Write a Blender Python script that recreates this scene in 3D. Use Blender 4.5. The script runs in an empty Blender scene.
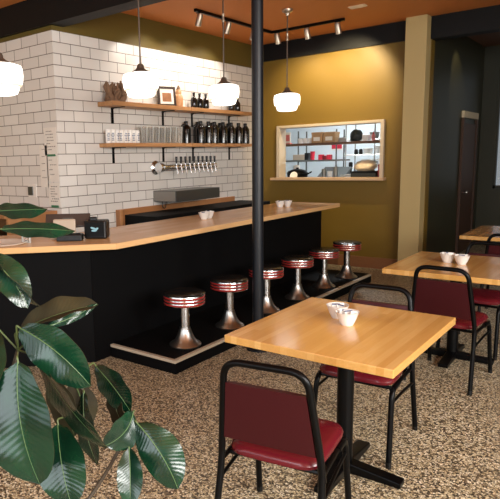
import bpy, bmesh, math, random
from mathutils import Vector, Matrix, Euler
random.seed(7)
sc = bpy.context.scene
COL = sc.collection
PI = math.pi

# ------------------------------------------------------------------ materials
def new_mat(name):
    m = bpy.data.materials.new(name); m.use_nodes = True
    nt = m.node_tree
    return m, nt, nt.nodes['Principled BSDF']
def lin(c):
    f = lambda v: v/12.92 if v <= .04045 else ((v+.055)/1.055)**2.4
    return tuple(f(v/255) for v in c) + (1,)
def pm(name, rgb, rough=.5, metal=0, spec=.5, coat=0, bump=0, bscale=200, var=0, vscale=8, emit=None, estr=0, trans=0):
    m, nt, b = new_mat(name)
    b.inputs['Base Color'].default_value = lin(rgb)
    b.inputs['Roughness'].default_value = rough
    b.inputs['Metallic'].default_value = metal
    b.inputs['Specular IOR Level'].default_value = spec
    b.inputs['Coat Weight'].default_value = coat
    b.inputs['Transmission Weight'].default_value = trans
    tc = nt.nodes.new('ShaderNodeTexCoord')
    if var:
        n = nt.nodes.new('ShaderNodeTexNoise'); n.inputs['Scale'].default_value = vscale; n.inputs['Detail'].default_value = 4
        nt.links.new(tc.outputs['Object'], n.inputs['Vector'])
        mx = nt.nodes.new('ShaderNodeMix'); mx.data_type = 'RGBA'
        c = lin(rgb)
        mx.inputs['A'].default_value = tuple(v*(1-var) for v in c[:3])+(1,)
        mx.inputs['B'].default_value = tuple(min(1, v*(1+var)) for v in c[:3])+(1,)
        nt.links.new(n.outputs['Fac'], mx.inputs['Factor']); nt.links.new(mx.outputs['Result'], b.inputs['Base Color'])
    if bump:
        n2 = nt.nodes.new('ShaderNodeTexNoise'); n2.inputs['Scale'].default_value = bscale
        nt.links.new(tc.outputs['Object'], n2.inputs['Vector'])
        bp = nt.nodes.new('ShaderNodeBump'); bp.inputs['Strength'].default_value = bump; bp.inputs['Distance'].default_value = .003
        nt.links.new(n2.outputs['Fac'], bp.inputs['Height']); nt.links.new(bp.outputs['Normal'], b.inputs['Normal'])
    if emit:
        b.inputs['Emission Color'].default_value = lin(emit); b.inputs['Emission Strength'].default_value = estr
    return m
def ramp(nt, stops, interp='LINEAR'):
    r = nt.nodes.new('ShaderNodeValToRGB'); r.color_ramp.interpolation = interp
    e = r.color_ramp.elements
    e[0].position, e[0].color = stops[0][0], lin(stops[0][1])
    e[1].position, e[1].color = stops[-1][0], lin(stops[-1][1])
    for p, c in stops[1:-1]:
        q = e.new(p); q.color = lin(c)
    return r
def wood(name, a, b_, c, plank=.045, rough=.3, coat=.3, axis='Y', plen=.6, spec=.5):
    # butcher block: narrow staves running along one axis, each with its own tone, fine grain inside
    m, nt, b = new_mat(name)
    tc = nt.nodes.new('ShaderNodeTexCoord'); sx = nt.nodes.new('ShaderNodeSeparateXYZ')
    nt.links.new(tc.outputs['Object'], sx.inputs[0])
    def mth(op, x, v=None):
        n = nt.nodes.new('ShaderNodeMath'); n.operation = op
        if hasattr(x, 'is_output'): nt.links.new(x, n.inputs[0])
        else: n.inputs[0].default_value = x
        if v is not None:
            if hasattr(v, 'is_output'): nt.links.new(v, n.inputs[1])
            else: n.inputs[1].default_value = v
        return n.outputs[0]
    u = sx.outputs['X'] if axis == 'Y' else sx.outputs['Y']
    v = sx.outputs['Y'] if axis == 'Y' else sx.outputs['X']
    pi = mth('FLOOR', mth('DIVIDE', u, plank))
    off = mth('MULTIPLY', mth('FRACT', mth('MULTIPLY', pi, .377)), plen)
    li = mth('FLOOR', mth('DIVIDE', mth('ADD', v, off), plen))
    cb = nt.nodes.new('ShaderNodeCombineXYZ'); nt.links.new(pi, cb.inputs[0]); nt.links.new(li, cb.inputs[1])
    wn = nt.nodes.new('ShaderNodeTexWhiteNoise'); nt.links.new(cb.outputs[0], wn.inputs['Vector'])
    mp = nt.nodes.new('ShaderNodeMapping'); nt.links.new(tc.outputs['Object'], mp.inputs['Vector'])
    mp.inputs['Scale'].default_value = (60, 4, 60) if axis == 'Y' else (4, 60, 60)
    ns = nt.nodes.new('ShaderNodeTexNoise'); ns.inputs['Scale'].default_value = 1.5; ns.inputs['Detail'].default_value = 5
    nt.links.new(mp.outputs[0], ns.inputs['Vector'])
    f = mth('ADD', mth('MULTIPLY', wn.outputs['Value'], .55), mth('MULTIPLY', ns.outputs['Fac'], .45))
    r = ramp(nt, [(.15, a), (.5, b_), (.85, c)])
    nt.links.new(f, r.inputs[0]); nt.links.new(r.outputs[0], b.inputs['Base Color'])
    b.inputs['Roughness'].default_value = rough; b.inputs['Coat Weight'].default_value = coat; b.inputs['Coat Roughness'].default_value = .12
    b.inputs['Specular IOR Level'].default_value = spec
    return m
def tile_mat(name, ax):
    m, nt, b = new_mat(name)
    tc = nt.nodes.new('ShaderNodeTexCoord'); sx = nt.nodes.new('ShaderNodeSeparateXYZ'); cb = nt.nodes.new('ShaderNodeCombineXYZ')
    nt.links.new(tc.outputs['Object'], sx.inputs[0])
    nt.links.new(sx.outputs[ax], cb.inputs[0]); nt.links.new(sx.outputs['Z'], cb.inputs[1])
    mp = nt.nodes.new('ShaderNodeMapping'); nt.links.new(cb.outputs[0], mp.inputs['Vector'])
    mp.inputs['Location'].default_value = (.08 if ax == 'Y' else .1, -3.022 + 26*.1175, 0)
    br = nt.nodes.new('ShaderNodeTexBrick')
    br.inputs['Scale'].default_value = 1; br.inputs['Brick Width'].default_value = .285; br.inputs['Row Height'].default_value = .1175
    br.inputs['Mortar Size'].default_value = .0042; br.inputs['Mortar Smooth'].default_value = .3
    br.inputs['Color1'].default_value = lin((226, 222, 216)); br.inputs['Color2'].default_value = lin((216, 211, 204))
    br.inputs['Mortar'].default_value = lin((92, 80, 70))
    nt.links.new(mp.outputs[0], br.inputs['Vector'])
    nt.links.new(br.outputs['Color'], b.inputs['Base Color'])
    bp = nt.nodes.new('ShaderNodeBump'); bp.inputs['Strength'].default_value = .3; bp.inputs['Distance'].default_value = .003; bp.invert = True
    nt.links.new(br.outputs['Fac'], bp.inputs['Height']); nt.links.new(bp.outputs['Normal'], b.inputs['Normal'])
    b.inputs['Roughness'].default_value = .28
    return m
def terrazzo(name):
    m, nt, b = new_mat(name)
    tc = nt.nodes.new('ShaderNodeTexCoord')
    vo = nt.nodes.new('ShaderNodeTexVoronoi'); vo.inputs['Scale'].default_value = 104; vo.inputs['Randomness'].default_value = 1
    nt.links.new(tc.outputs['Object'], vo.inputs['Vector'])
    sp = nt.nodes.new('ShaderNodeSeparateColor'); nt.links.new(vo.outputs['Color'], sp.inputs[0])
    r = ramp(nt, [(0, (28, 26, 24)), (.27, (102, 88, 68)), (.39, (186, 170, 134)), (.56, (216, 202, 168)), (.78, (236, 228, 204)), (.93, (148, 138, 118))], 'CONSTANT')
    nt.links.new(sp.outputs[0], r.inputs[0])
    ve = nt.nodes.new('ShaderNodeTexVoronoi'); ve.feature = 'DISTANCE_TO_EDGE'; ve.inputs['Scale'].default_value = 104
    nt.links.new(tc.outputs['Object'], ve.inputs['Vector'])
    mr = nt.nodes.new('ShaderNodeMapRange'); mr.inputs['From Min'].default_value = .02; mr.inputs['From Max'].default_value = .14
    nt.links.new(ve.outputs['Distance'], mr.inputs['Value'])
    mx = nt.nodes.new('ShaderNodeMix'); mx.data_type = 'RGBA'; mx.inputs['A'].default_value = lin((110, 96, 74))
    nt.links.new(mr.outputs[0], mx.inputs['Factor']); nt.links.new(r.outputs[0], mx.inputs['B'])
    nt.links.new(mx.outputs['Result'], b.inputs['Base Color'])
    b.inputs['Roughness'].default_value = .42; b.inputs['Specular IOR Level'].default_value = .35
    return m

M = dict(
 floor=terrazzo('terrazzo_floor'),
 tileY=tile_mat('white_tile_shelf_wall', 'Y'), tileX=tile_mat('white_tile_side_wall', 'X'),
 gold=pm('mustard_paint', (112, 86, 18), .55, var=.08, vscale=2), olive=pm('olive_paint', (96, 80, 28), .6, var=.06, vscale=2),
 ceil=pm('orange_ceiling_paint', (200, 124, 60), .7, var=.05, vscale=1.5),
 tan=pm('tan_column_paint', (186, 164, 112), .6, bump=.2, bscale=120), dgreen=pm('dark_green_paint', (44, 43, 24), .5, var=.1, vscale=3),
 black=pm('black_beam_paint', (13, 13, 14), .6, spec=.25), panel=pm('black_counter_panel', (4, 4, 5), .75, spec=.12, var=.3, vscale=14),
 post=pm('blue_black_post_paint', (13, 17, 24), .4, spec=.4),
 counter=wood('counter_maple', (206, 160, 108), (218, 174, 122), (226, 186, 138), .09, .24, .12, 'Y', 1.1, .3),
 wing=wood('counter_wing_maple', (206, 160, 108), (218, 174, 122), (226, 186, 138), .09, .24, .12, 'X', 1.1, .3),
 table=wood('table_maple', (200, 148, 78), (212, 162, 90), (222, 178, 110), .035, .22, .5, 'Y', 1.4),
 shelf=wood('shelf_pine', (168, 120, 76), (194, 146, 98), (212, 166, 118), .06, .5, 0, 'Y', 1.2),
 dwood=wood('brown_wood', (92, 56, 34), (120, 78, 48), (138, 92, 58), .08, .45, 0, 'X', .8),
 bwood=wood('backsplash_wood', (140, 92, 54), (164, 112, 70), (180, 130, 86), .07, .45, .1, 'Y', .9),
 door=wood('door_wood', (44, 26, 16), (58, 36, 22), (70, 44, 28), .12, .6, 0, 'Y', 2.5),
 chrome=pm('chrome', (222, 222, 222), .2, 1), steel=pm('brushed_steel', (150, 146, 140), .34, 1, bump=.1, bscale=300),
 bronze=pm('bronze_fitter', (96, 84, 74), .35, .4), blackmetal=pm('black_metal', (5, 5, 6),   .32, spec=.16), blackgloss=pm('black_plastic', (10, 10, 11), .35, spec=.4),
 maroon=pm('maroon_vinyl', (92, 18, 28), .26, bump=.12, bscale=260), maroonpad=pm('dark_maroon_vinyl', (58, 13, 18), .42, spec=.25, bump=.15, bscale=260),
 redband=pm('red_enamel', (150, 38, 36), .3), stooltop=pm('black_stool_vinyl', (24, 22, 22), .22),
 white=pm('white_ceramic', (236, 234, 230), .25, coat=.3), paper=pm('white_paper', (228, 222, 212), .8, var=.08, vscale=20),
 ink=pm('dark_ink', (146, 138, 130), .8), greentape=pm('green_tape', (60, 118, 84), .6),
 packet=pm('sugar_packet_paper', (226, 222, 216), .7, var=.2, vscale=90), wire=pm('dark_wire', (36, 36, 40), .4, .6),
 bottle=pm('dark_brown_bottle_glass', (12, 10, 9), .12, coat=.2), print=pm('white_print', (150, 146, 140), .6),
 canlabel=pm('grey_can_print', (112, 120, 136), .5), stick=pm('driftwood', (120, 90, 66), .75, var=.35, vscale=25),
 figure=pm('tan_ceramic', (190, 142, 98), .5, var=.3, vscale=30), frame=pm('dark_frame', (58, 44, 36), .4), pic=pm('sepia_print', (150, 100, 62), .6, var=.5, vscale=14),
 silver=pm('silver_lamp_head', (190, 176, 158), .32, .85), screen=pm('brown_black_plastic', (58, 44, 38), .35), beige=pm('beige_plastic', (176, 158, 138), .5),
 logo=pm('pale_blue_logo', (130, 176, 190), .5), grey=pm('grey_plastic', (120, 116, 110), .5), dgrey=pm('dark_grey_steel', (92, 94, 92), .35, .7),
 kwall=pm('kitchen_white_paint', (214, 222, 226), .6), kfloor=pm('kitchen_floor_tile', (150, 146, 140), .5),
 kshelf=pm('brown_steel_shelf', (104, 78, 62), .4, .4), red=pm('red_plastic', (196, 40, 60), .4), pink=pm('pink_paper', (214, 120, 120), .6), darkred=pm('dark_red_plastic', (110, 22, 30), .4),
 kraft=pm('kraft_box', (172, 138, 100), .8, var=.2, vscale=20), bread=pm('cream_bread_bag', (224, 204, 172), .5, var=.15, vscale=30), blackbag=pm('black_bag', (32, 36, 36), .5, var=.5, vscale=25),
 stem=pm('plant_stem', (56, 46, 32), .6, var=.2, vscale=30), shadedceil=pm('shaded_orange_ceiling_paint', (92, 56, 30), .8), chromebase=pm('worn_chrome', (196, 194, 190), .3, 1), rib=pm('pale_leaf_rib', (78, 102, 60), .45), pot=pm('terracotta_pot', (132, 84, 60), .8, var=.1), soil=pm('potting_soil', (46, 34, 26), .95, bump=.6, bscale=60),
 plaster=pm('cream_plaster', (190, 176, 150), .8), vent=pm('white_vent', (220, 196, 160), .6), cord=pm('black_cord', (22, 20, 20), .5),
)
# leaf skins: glossy green above with fine side veins, matt olive brown beneath
def leaf_mat(name, a, b_, rough):
    m, nt, b = new_mat(name)
    uv = nt.nodes.new('ShaderNodeUVMap'); sx = nt.nodes.new('ShaderNodeSeparateXYZ'); nt.links.new(uv.outputs[0], sx.inputs[0])
    ab = nt.nodes.new('ShaderNodeMath'); ab.operation = 'ABSOLUTE'; nt.links.new(sx.outputs['X'], ab.inputs[0])
    ma = nt.nodes.new('ShaderNodeMath'); ma.operation = 'MULTIPLY_ADD'; nt.links.new(ab.outputs[0], ma.inputs[0]); ma.inputs[1].default_value = -.16; nt.links.new(sx.outputs['Y'], ma.inputs[2])
    mu = nt.nodes.new('ShaderNodeMath'); mu.operation = 'MULTIPLY'; nt.links.new(ma.outputs[0], mu.inputs[0]); mu.inputs[1].default_value = 120
    sn = nt.nodes.new('ShaderNodeMath'); sn.operation = 'SINE'; nt.links.new(mu.outputs[0], sn.inputs[0])
    bp = nt.nodes.new('ShaderNodeBump'); bp.inputs['Strength'].default_value = .1; bp.inputs['Distance'].default_value = .0012
    nt.links.new(sn.outputs[0], bp.inputs['Height']); nt.links.new(bp.outputs['Normal'], b.inputs['Normal'])
    tc = nt.nodes.new('ShaderNodeTexCoord'); n = nt.nodes.new('ShaderNodeTexNoise'); n.inputs['Scale'].default_value = 14
    nt.links.new(tc.outputs['Object'], n.inputs['Vector'])
    r = ramp(nt, [(.3, a), (.7, b_)]); nt.links.new(n.outputs['Fac'], r.inputs[0]); nt.links.new(r.outputs[0], b.inputs['Base Color'])
    b.inputs['Specular IOR Level'].default_value = .45 if rough < .4 else .2; b.inputs['Roughness'].default_value = rough; b.inputs['Coat Weight'].default_value = .04 if rough < .4 else 0
    b.inputs['Coat Roughness'].default_value = .2
    return m
M['leaf'] = leaf_mat('glossy_green_leaf', (6, 30, 20), (14, 52, 31), .24)
M['leafunder'] = leaf_mat('olive_leaf_underside', (32, 28, 14), (48, 42, 22), .75)
M['shade'] = pm('white_glass_shade', (245, 242, 236), .2, emit=(255, 247, 236), estr=2.2)
M['tube_light'] = pm('lit_diffuser', (250, 252, 255), .4, emit=(238, 246, 255), estr=9)
def glass_mat():
    m, nt, b = new_mat('clear_glass')
    b.inputs['Base Color'].default_value = (.9, .9, .88, 1); b.inputs['Roughness'].default_value = .05
    tr = nt.nodes.new('ShaderNodeBsdfTransparent'); tr.inputs[0].default_value = (.97, .965, .95, 1)
    fr = nt.nodes.new('ShaderNodeFresnel'); fr.inputs[0].default_value = 1.35
    ad = nt.nodes.new('ShaderNodeMath'); ad.operation = 'ADD'; ad.inputs[1].default_value = .05; nt.links.new(fr.outputs[0], ad.inputs[0])
    mx = nt.nodes.new('ShaderNodeMixShader'); nt.links.new(ad.outputs[0], mx.inputs[0]); nt.links.new(tr.outputs[0], mx.inputs[1]); nt.links.new(b.outputs[0], mx.inputs[2])
    nt.links.new(mx.outputs[0], nt.nodes['Material Output'].inputs['Surface'])
    return m
M['glass'] = glass_mat()

# ------------------------------------------------------------------ mesh builder
class MB:
    def __init__(s): s.bm = bmesh.new(); s.mi = 0; s.smooth = []
    def _fin(s, faces, smooth):
        for f in faces: f.material_index = s.mi; f.smooth = smooth
    def box(s, x0, x1, y0, y1, z0, z1, bev=0, mat=None, seg=2):
        vs = [s.bm.verts.new((x, y, z)) for x in (x0, x1) for y in (y0, y1) for z in (z0, z1)]
        q = [(0,1,3,2),(4,6,7,5),(0,4,5,1),(2,3,7,6),(0,2,6,4),(1,5,7,3)]
        fs = [s.bm.faces.new([vs[i] for i in f]) for f in q]
        if bev:
            es = list({e for f in fs for e in f.edges})
            r = bmesh.ops.bevel(s.bm, geom=es, offset=bev, segments=seg, affect='EDGES', profile=.5)
            fs = list({f for v in set(r['verts']) | {v for v in vs if v.is_valid} for f in v.link_faces})
            vs = list({v for f in fs for v in f.verts})
        s._fin(fs, False)
        if mat is not None: bmesh.ops.transform(s.bm, matrix=mat, verts=[v for v in vs if v.is_valid])
        return s
    def lathe(s, prof, c=(0,0,0), seg=24, smooth=True, axis=None, ms=None):
        # prof: (radius, height) list; axis: direction of the height
        c = Vector(c); rot = Vector((0,0,1)).rotation_difference(Vector(axis).normalized()).to_matrix() if axis else Matrix.Identity(3)
        rings = []
        for r, h in prof:
            if r < 1e-6: rings.append([s.bm.verts.new(c + rot @ Vector((0,0,h)))])
            else: rings.append([s.bm.verts.new(c + rot @ Vector((r*math.cos(2*PI*i/seg), r*math.sin(2*PI*i/seg), h))) for i in range(seg)])
        for k in range(len(rings)-1):
            a, b = rings[k], rings[k+1]
            for i in range(seg):
                j = (i+1) % seg
                if len(a) == 1 and len(b) == 1: continue
                if len(a) == 1: f = s.bm.faces.new((a[0], b[j], b[i])) if False else s.bm.faces.new((a[0], b[i], b[j]))
                elif len(b) == 1: f = s.bm.faces.new((a[i], a[j], b[0]))
                else: f = s.bm.faces.new((a[i], a[j], b[j], b[i]))
                f.material_index = ms[k] if ms else s.mi; f.smooth = smooth
        return s
    def cyl(s, p0, p1, r, r1=None, seg=16, smooth=True):
        p0, p1 = Vector(p0), Vector(p1); L = (p1-p0).length
        r1 = r if r1 is None else r1
        s.lathe([(0, 0), (r, 0), (r, 0), (r1, L), (r1, L), (0, L)], p0, seg, smooth, axis=(p1-p0)); return s
    def tube(s, pts, r, seg=8, closed=False, rad=None, smooth=True):
        pts = [Vector(p) for p in pts]; n = len(pts); rings = []
        up = None
        for i, p in enumerate(pts):
            if closed: t = (pts[(i+1) % n]-pts[i-1])
            else: t = pts[min(i+1, n-1)]-pts[max(i-1, 0)]
            t.normalize()
            if up is None: up = t.orthogonal().normalized()
            up = (up - t*up.dot(t)); up = up.normalized() if up.length > 1e-6 else t.orthogonal().normalized()
            sd = t.cross(up)
            rr = rad[i] if rad else r
            rings.append([s.bm.verts.new(p + (up*math.cos(2*PI*k/seg)+sd*math.sin(2*PI*k/seg))*rr) for k in range(seg)])
        m = n if closed else n-1
        for i in range(m):
            a, b = rings[i], rings[(i+1) % n]
            for k in range(seg):
                f = s.bm.faces.new((a[k], a[(k+1) % seg], b[(k+1) % seg], b[k])); f.smooth = smooth; f.material_index = s.mi
        if not closed:
            for rg in (rings[0][::-1], rings[-1]):
                f = s.bm.faces.new(rg); f.material_index = s.mi
        return s
    def prism(s, poly, z0, z1, bev=0):
        a = [s.bm.verts.new((x, y, z0)) for x, y in poly]; b = [s.bm.verts.new((x, y, z1)) for x, y in poly]
        fs = [s.bm.faces.new(a[::-1]), s.bm.faces.new(b)]
        for i in range(len(poly)):
            j = (i+1) % len(poly); fs.append(s.bm.faces.new((a[i], a[j], b[j], b[i])))
        s._fin(fs, False)
        if bev:
            es = list({e for f in fs for e in f.edges})
            bmesh.ops.bevel(s.bm, geom=es, offset=bev, segments=2, affect='EDGES', profile=.5)
        return s
    def build(s, name, mats, parent=None, loc=(0,0,0), rz=0, auto=True):
        bmesh.ops.recalc_face_normals(s.bm, faces=s.bm.faces[:])
        me = bpy.data.meshes.new(name); s.bm.to_mesh(me); s.bm.free()
        for m in (mats if isinstance(mats, (list, tuple)) else [mats]): me.materials.append(m)
        if any(p.use_smooth for p in me.polygons):
            me.set_sharp_from_angle(angle=math.radians(42))
        o = bpy.data.objects.new(name, me); COL.objects.link(o)
        o.location = loc; o.rotation_euler = (0, 0, rz)
        if parent: o.parent = parent
        return o
def arc(pts, r, n=6):
    # round the inner corners of a polyline
    pts = [Vector(p) for p in pts]; out = [pts[0]]
    for i in range(1, len(pts)-1):
        a = (pts[i-1]-pts[i]); b = (pts[i+1]-pts[i]); q = min(r, a.length*.49, b.length*.49)
        A = pts[i]+a.normalized()*q; B = pts[i]+b.normalized()*q
        for k in range(n+1):
            t = k/n; out.append(A*(1-t)**2 + pts[i]*2*t*(1-t) + B*t*t)
    out.append(pts[-1]); return out
def tag(o, label, cat, group=None):
    o['label'] = label; o['category'] = cat
    if group: o['group'] = group
    return o
def thing(name, label, cat, loc=(0,0,0), rz=0, group=None):
    o = bpy.data.objects.new(name, None); COL.objects.link(o); o.empty_display_size = .1
    o.location = loc; o.rotation_euler = (0, 0, rz)
    return tag(o, label, cat, group)
def struct(name, mb, mat, parent=None, **k):
    o = mb.build(name, mat, parent, **k)
    if parent is None: o['kind'] = 'structure'
    return o
def dup(root, label, loc=None, rz=None, group=None):
    r = root.copy(); COL.objects.link(r)
    if loc is not None: r.location = loc
    if rz is not None: r.rotation_euler = (0, 0, rz)
    r['label'] = label
    if group: r['group'] = group
    for ch in list(root.children):
        c = ch.copy(); COL.objects.link(c); c.parent = r
        for g in list(ch.children):
            d = g.copy(); COL.objects.link(d); d.parent = c
    return r
M['frame_white'] = pm('pale_window_wood', (186, 170, 148), .45)
M['strip'] = pm('edge_strip_metal', (200, 186, 164), .4, .2)
M['platform'] = pm('black_platform_rubber', (7, 7, 8), .7, spec=.12)
M['packetedge'] = pm('blue_grey_print', (96, 100, 124), .6)
M['shadering'] = pm('shade_ring_glass', (232, 214, 186), .3, emit=(255, 232, 200), estr=.55)
M['coolerblack'] = pm('matt_black_cooler', (9, 9, 9), .7, spec=.2)
WR = (260, 260, 60); WF = (36, 30, 30)
WORLD = .5
EXPO = .15
WR = (540, 300, 20); WF = (24, 30, 90)
WORLD = .3
EXPO = .2
M['stalk'] = pm('leaf_stalk', (74, 88, 46), .5)
M['sillwood'] = pm('pale_sill_wood', (190, 158, 124), .4, var=.1, vscale=6)
POS_TILL = (-3.79, 3.14, 1.001); POS_PRT = (-3.66, 3.08, 1.0); POS_TERM = (-3.58, 3.31, 1.0); POS_TRAY = (-4.01, 2.67, 1.0); POS_JAR = (-3.887, 2.81, 1.0)
CAM_R, CAM_U, CAM_F = (0.765665, 0.642683, -0.026755), (-0.078993, 0.135226, 0.987661), (-0.638371, 0.754104, -0.154305)
CAM_FPX, CAM_CX = 575.667, 167.813
LEAVES=[
 ((-1.2685, 0.8252, 1.5237), (-1.1265, 0.8802, 1.5291), (-0.2239, 0.6488, -0.7273), (0.2854, -0.6699, -0.6854), 0.0297, 14, 0.01, 0.0124, 0),
 ((-1.1892, 0.7918, 1.4862), (-1.0395, 0.8906, 1.4792), (-0.3847, 0.5291, -0.7564), (0.3954, -0.646, -0.653), 0.0286, 14, 0.01, 0.0167, 0),
 ((-1.0763, 0.6684, 1.4528), (-0.9796, 0.7011, 1.3422), (-0.24, -0.8533, -0.4629), (0.7275, -0.4738, 0.4963), 0.0357, 16, 0.012, 0.0084, 0),
 ((-1.1073, 0.7, 1.4766), (-0.9768, 0.7297, 1.3407), (-0.6758, 0.502, -0.5397), (-0.2736, -0.8508, -0.4487), 0.0474, 10, 0.02, 0.0172, 0),
 ((-1.0065, 0.6937, 1.2875), (-0.8973, 0.8223, 1.3346), (0.7743, -0.5319, -0.3428), (0.1086, -0.422, 0.9001), 0.0427, 30, 0.02, -0.015, 1),
 ((-0.9533, 0.7215, 1.3007), (-0.8933, 0.8159, 1.3388), (0.3762, 0.1307, -0.9173), (0.775, -0.587, 0.2342), 0.0106, 5, 0, -0.0042, 0),
 ((-0.9726, 0.6734, 1.3071), (-0.8301, 0.7317, 1.1973), (-0.5177, -0.2658, -0.8133), (0.4053, -0.9133, 0.0405), 0.0506, 16, 0.02, 0.0223, 0),
 ((-0.9518, 0.7025, 1.2345), (-0.8081, 0.7496, 1.0643), (-0.7665, 0.3132, -0.5607), (-0.1182, -0.9269, -0.3562), 0.0556, 14, 0.02, 0.0268, 0),
 ((-0.9209, 0.6277, 1.2588), (-0.8538, 0.612, 1.0342), (-0.8946, -0.3764, -0.2408), (0.3438, -0.924, 0.1673), 0.0829, 19, 0.012, -0.0096, 0),
 ((-0.9278, 0.7204, 1.0927), (-0.8621, 0.6925, 0.9439), (-0.8137, -0.519, -0.2617), (0.4237, -0.8379, 0.3441), 0.0563, 14, 0.01, -0.0021, 0),
 ((-0.9958, 0.7595, 1.1761), (-0.9424, 0.7765, 1.0384), (-0.8866, -0.2673, -0.3775), (0.2909, -0.9567, -0.0058), 0.0378, 10, 0.01, 0.0089, 1),
 ((-0.9723, 0.8014, 1.1541), (-0.935, 0.7968, 1.0421), (-0.4701, -0.8744, -0.1201), (0.8244, -0.4836, 0.2942), 0.0337, 10, 0.01, 0.009, 1),
 ((-0.9202, 0.7901, 1.1424), (-0.8701, 0.7757, 0.9942), (-0.9434, 0.0649, -0.3253), (-0.0911, -0.9937, 0.0659), 0.0347, 10, 0.01, -0.0043, 0),
 ((-0.9548, 0.8599, 1.1734), (-0.8645, 0.8773, 1.0792), (-0.7209, -0.0115, -0.693), (0.0996, -0.9912, -0.0872), 0.0434, 10, 0.01, 0.016, 0),
 ((-0.8677, 0.887, 1.0748), (-0.8773, 0.8022, 1.0245), (-0.2041, -0.4821, 0.852), (0.9741, -0.1863, 0.128), 0.0402, 14, 0.012, 0.0089, 0),
 ((-0.9302, 0.8847, 1.1275), (-0.8728, 0.8735, 1.0301), (-0.8422, 0.1615, -0.5144), (-0.1891, -0.9819, 0.0013), 0.0345, 10, 0.01, 0.0, 1),
 ((-0.8483, 0.8501, 1.0089), (-0.8103, 0.808, 0.9052), (-0.7615, -0.648, -0.0163), (0.5627, -0.6734, 0.4795), 0.0328, 30, 0.006, 0.0022, 0),
 ((-0.8522, 0.8826, 1.0543), (-0.7518, 0.9007, 0.9216), (-0.5907, -0.6085, -0.5299), (0.5396, -0.7862, 0.3013), 0.0469, -8, 0.012, 0.0112, 0),
 ((-0.9803, 0.6535, 1.1123), (-0.8765, 0.659, 1.0337), (-0.5794, -0.2316, -0.7815), (0.1725, -0.9719, 0.1601), 0.0408, 12, 0.01, 0.0041, 0),
 ((-1.0302, 0.6494, 1.2988), (-0.9717, 0.5376, 1.1588), (-0.9138, -0.4016, -0.061), (0.2622, -0.6978, 0.6666), 0.0599, 12, 0.01, 0.004, 0),
]
STEM_A = [(-1.065, 0.536, 0.63), (-1.068, 0.571, 0.939), (-1.102, 0.618, 1.183), (-1.163, 0.678, 1.339), (-1.256, 0.764, 1.495)]
STEM_B = [(-1.051, 0.548, 0.629), (-1.018, 0.58, 0.908), (-1.023, 0.643, 1.104), (-1.005, 0.687, 1.25)]
STEM_C = [(-1.099, 0.568, 0.536), (-0.973, 0.684, 0.775), (-0.899, 0.774, 0.909), (-0.877, 0.85, 1.0), (-0.876, 0.888, 1.052), (-0.887, 0.897, 1.075)]
STEM_D = [(-1.075, 0.558, 0.583), (-0.952, 0.698, 0.824), (-0.927, 0.762, 0.969), (-0.929, 0.791, 1.121), (-0.945, 0.803, 1.179)]
# ------------------------------------------------------------------ camera (yaw, pitch, roll solved from the room's own vanishing points)
def v3(a): return Vector(a)
R_ = v3(CAM_R); U_ = v3(CAM_U); F_ = v3(CAM_F)
cam = bpy.data.cameras.new('camera'); co = bpy.data.objects.new('camera', cam); COL.objects.link(co)
mw = Matrix((R_, U_, -F_)).transposed().to_4x4(); mw.translation = (0, 0, 1.64); co.matrix_world = mw
cam.sensor_width = 36; cam.sensor_fit = 'HORIZONTAL'; cam.lens = CAM_FPX/500*36; cam.shift_x = (250-CAM_CX)/500
cam.clip_start = .05
sc.camera = co

# ------------------------------------------------------------------ setting
def bx(*a, **k): return MB().box(*a, **k)
struct('floor', bx(-7.7, 3.2, -2.7, 11.5, -.12, 0), M['floor'])
struct('ceiling', bx(-7.7, 3.2, -2.7, 8.2, 3.37, 3.47), M['ceil'])
struct('ceiling_back', bx(-2.5, 3.2, 8.2, 11.5, 3.37, 3.47), M['shadedceil'])  # same orange ceiling, with the recess shade put into a darker colour
struct('ceiling_kitchen', bx(-6.3, -2.5, 8.35, 10.6, 2.9, 2.98), M['kwall'])
def tile_wall(name, x0, x1, y0, y1, z0, z1):
    mb = bx(x0, x1, y0, y1, z0, z1)
    mb.bm.normal_update()
    bmesh.ops.recalc_face_normals(mb.bm, faces=mb.bm.faces[:])
    for f in mb.bm.faces: f.material_index = 0 if abs(f.normal.x) > .5 else 1
    return struct(name, mb, [M['tileY'], M['tileX']])
tile_wall('wall_left', -5.2, -4.98, 4.3, 8.2, 0, 3.022)
tile_wall('wall_corner', -7.7, -4.98, 4.09, 4.3, 0, 3.022)
struct('wall_left_upper', bx(-5.2, -4.985, 4.25, 8.2, 3.022, 3.37), M['olive'])
struct('wall_corner_upper', bx(-7.7, -4.985, 4.095, 4.25, 3.022, 3.37), M['olive'])
g = MB(); Z0, Z1, XA, XB = 1.29, 2.075, -4.575, -2.96
g.box(-5.2, XA, 8.2, 8.35, 0, 3.37); g.box(XB, -2.36, 8.2, 8.35, 0, 3.37); g.box(XA, XB, 8.2, 8.35, 0, Z0); g.box(XA, XB, 8.2, 8.35, Z1, 3.37)
struct('wall_back', g, M['gold'])
struct('baseboard_back', bx(-4.98, -2.63, 8.17, 8.2, 0, .16, bev=.006), M['dwood'])
struct('column', bx(-2.632, -2.366, 8.0, 8.36, 0, 3.37, bev=.006), M['tan'])
struct('ceiling_beam', bx(-7.7, 3.2, 4.04, 4.25, 3.07, 3.37), M['black'])
struct('trim_1', bx(-4.98, -2.633, 8.165, 8.2, 3.115, 3.37), M['black'])
struct('trim_2', bx(-2.365, 3.2, 8.165, 8.36, 3.09, 3.37), M['black'])
struct('wall_recess', bx(-2.5, -2.366, 8.36, 11.2, 0, 3.37), M['dgreen'])
g = MB(); WX0, WX1 = -2.13, -.9
g.box(-2.5, WX0, 11.2, 11.35, 0, 3.37); g.box(WX1, 3.2, 11.2, 11.35, 0, 3.37); g.box(WX0, WX1, 11.2, 11.35, 0, 1.0); g.box(WX0, WX1, 11.2, 11.35, 3.0, 3.37)
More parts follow.
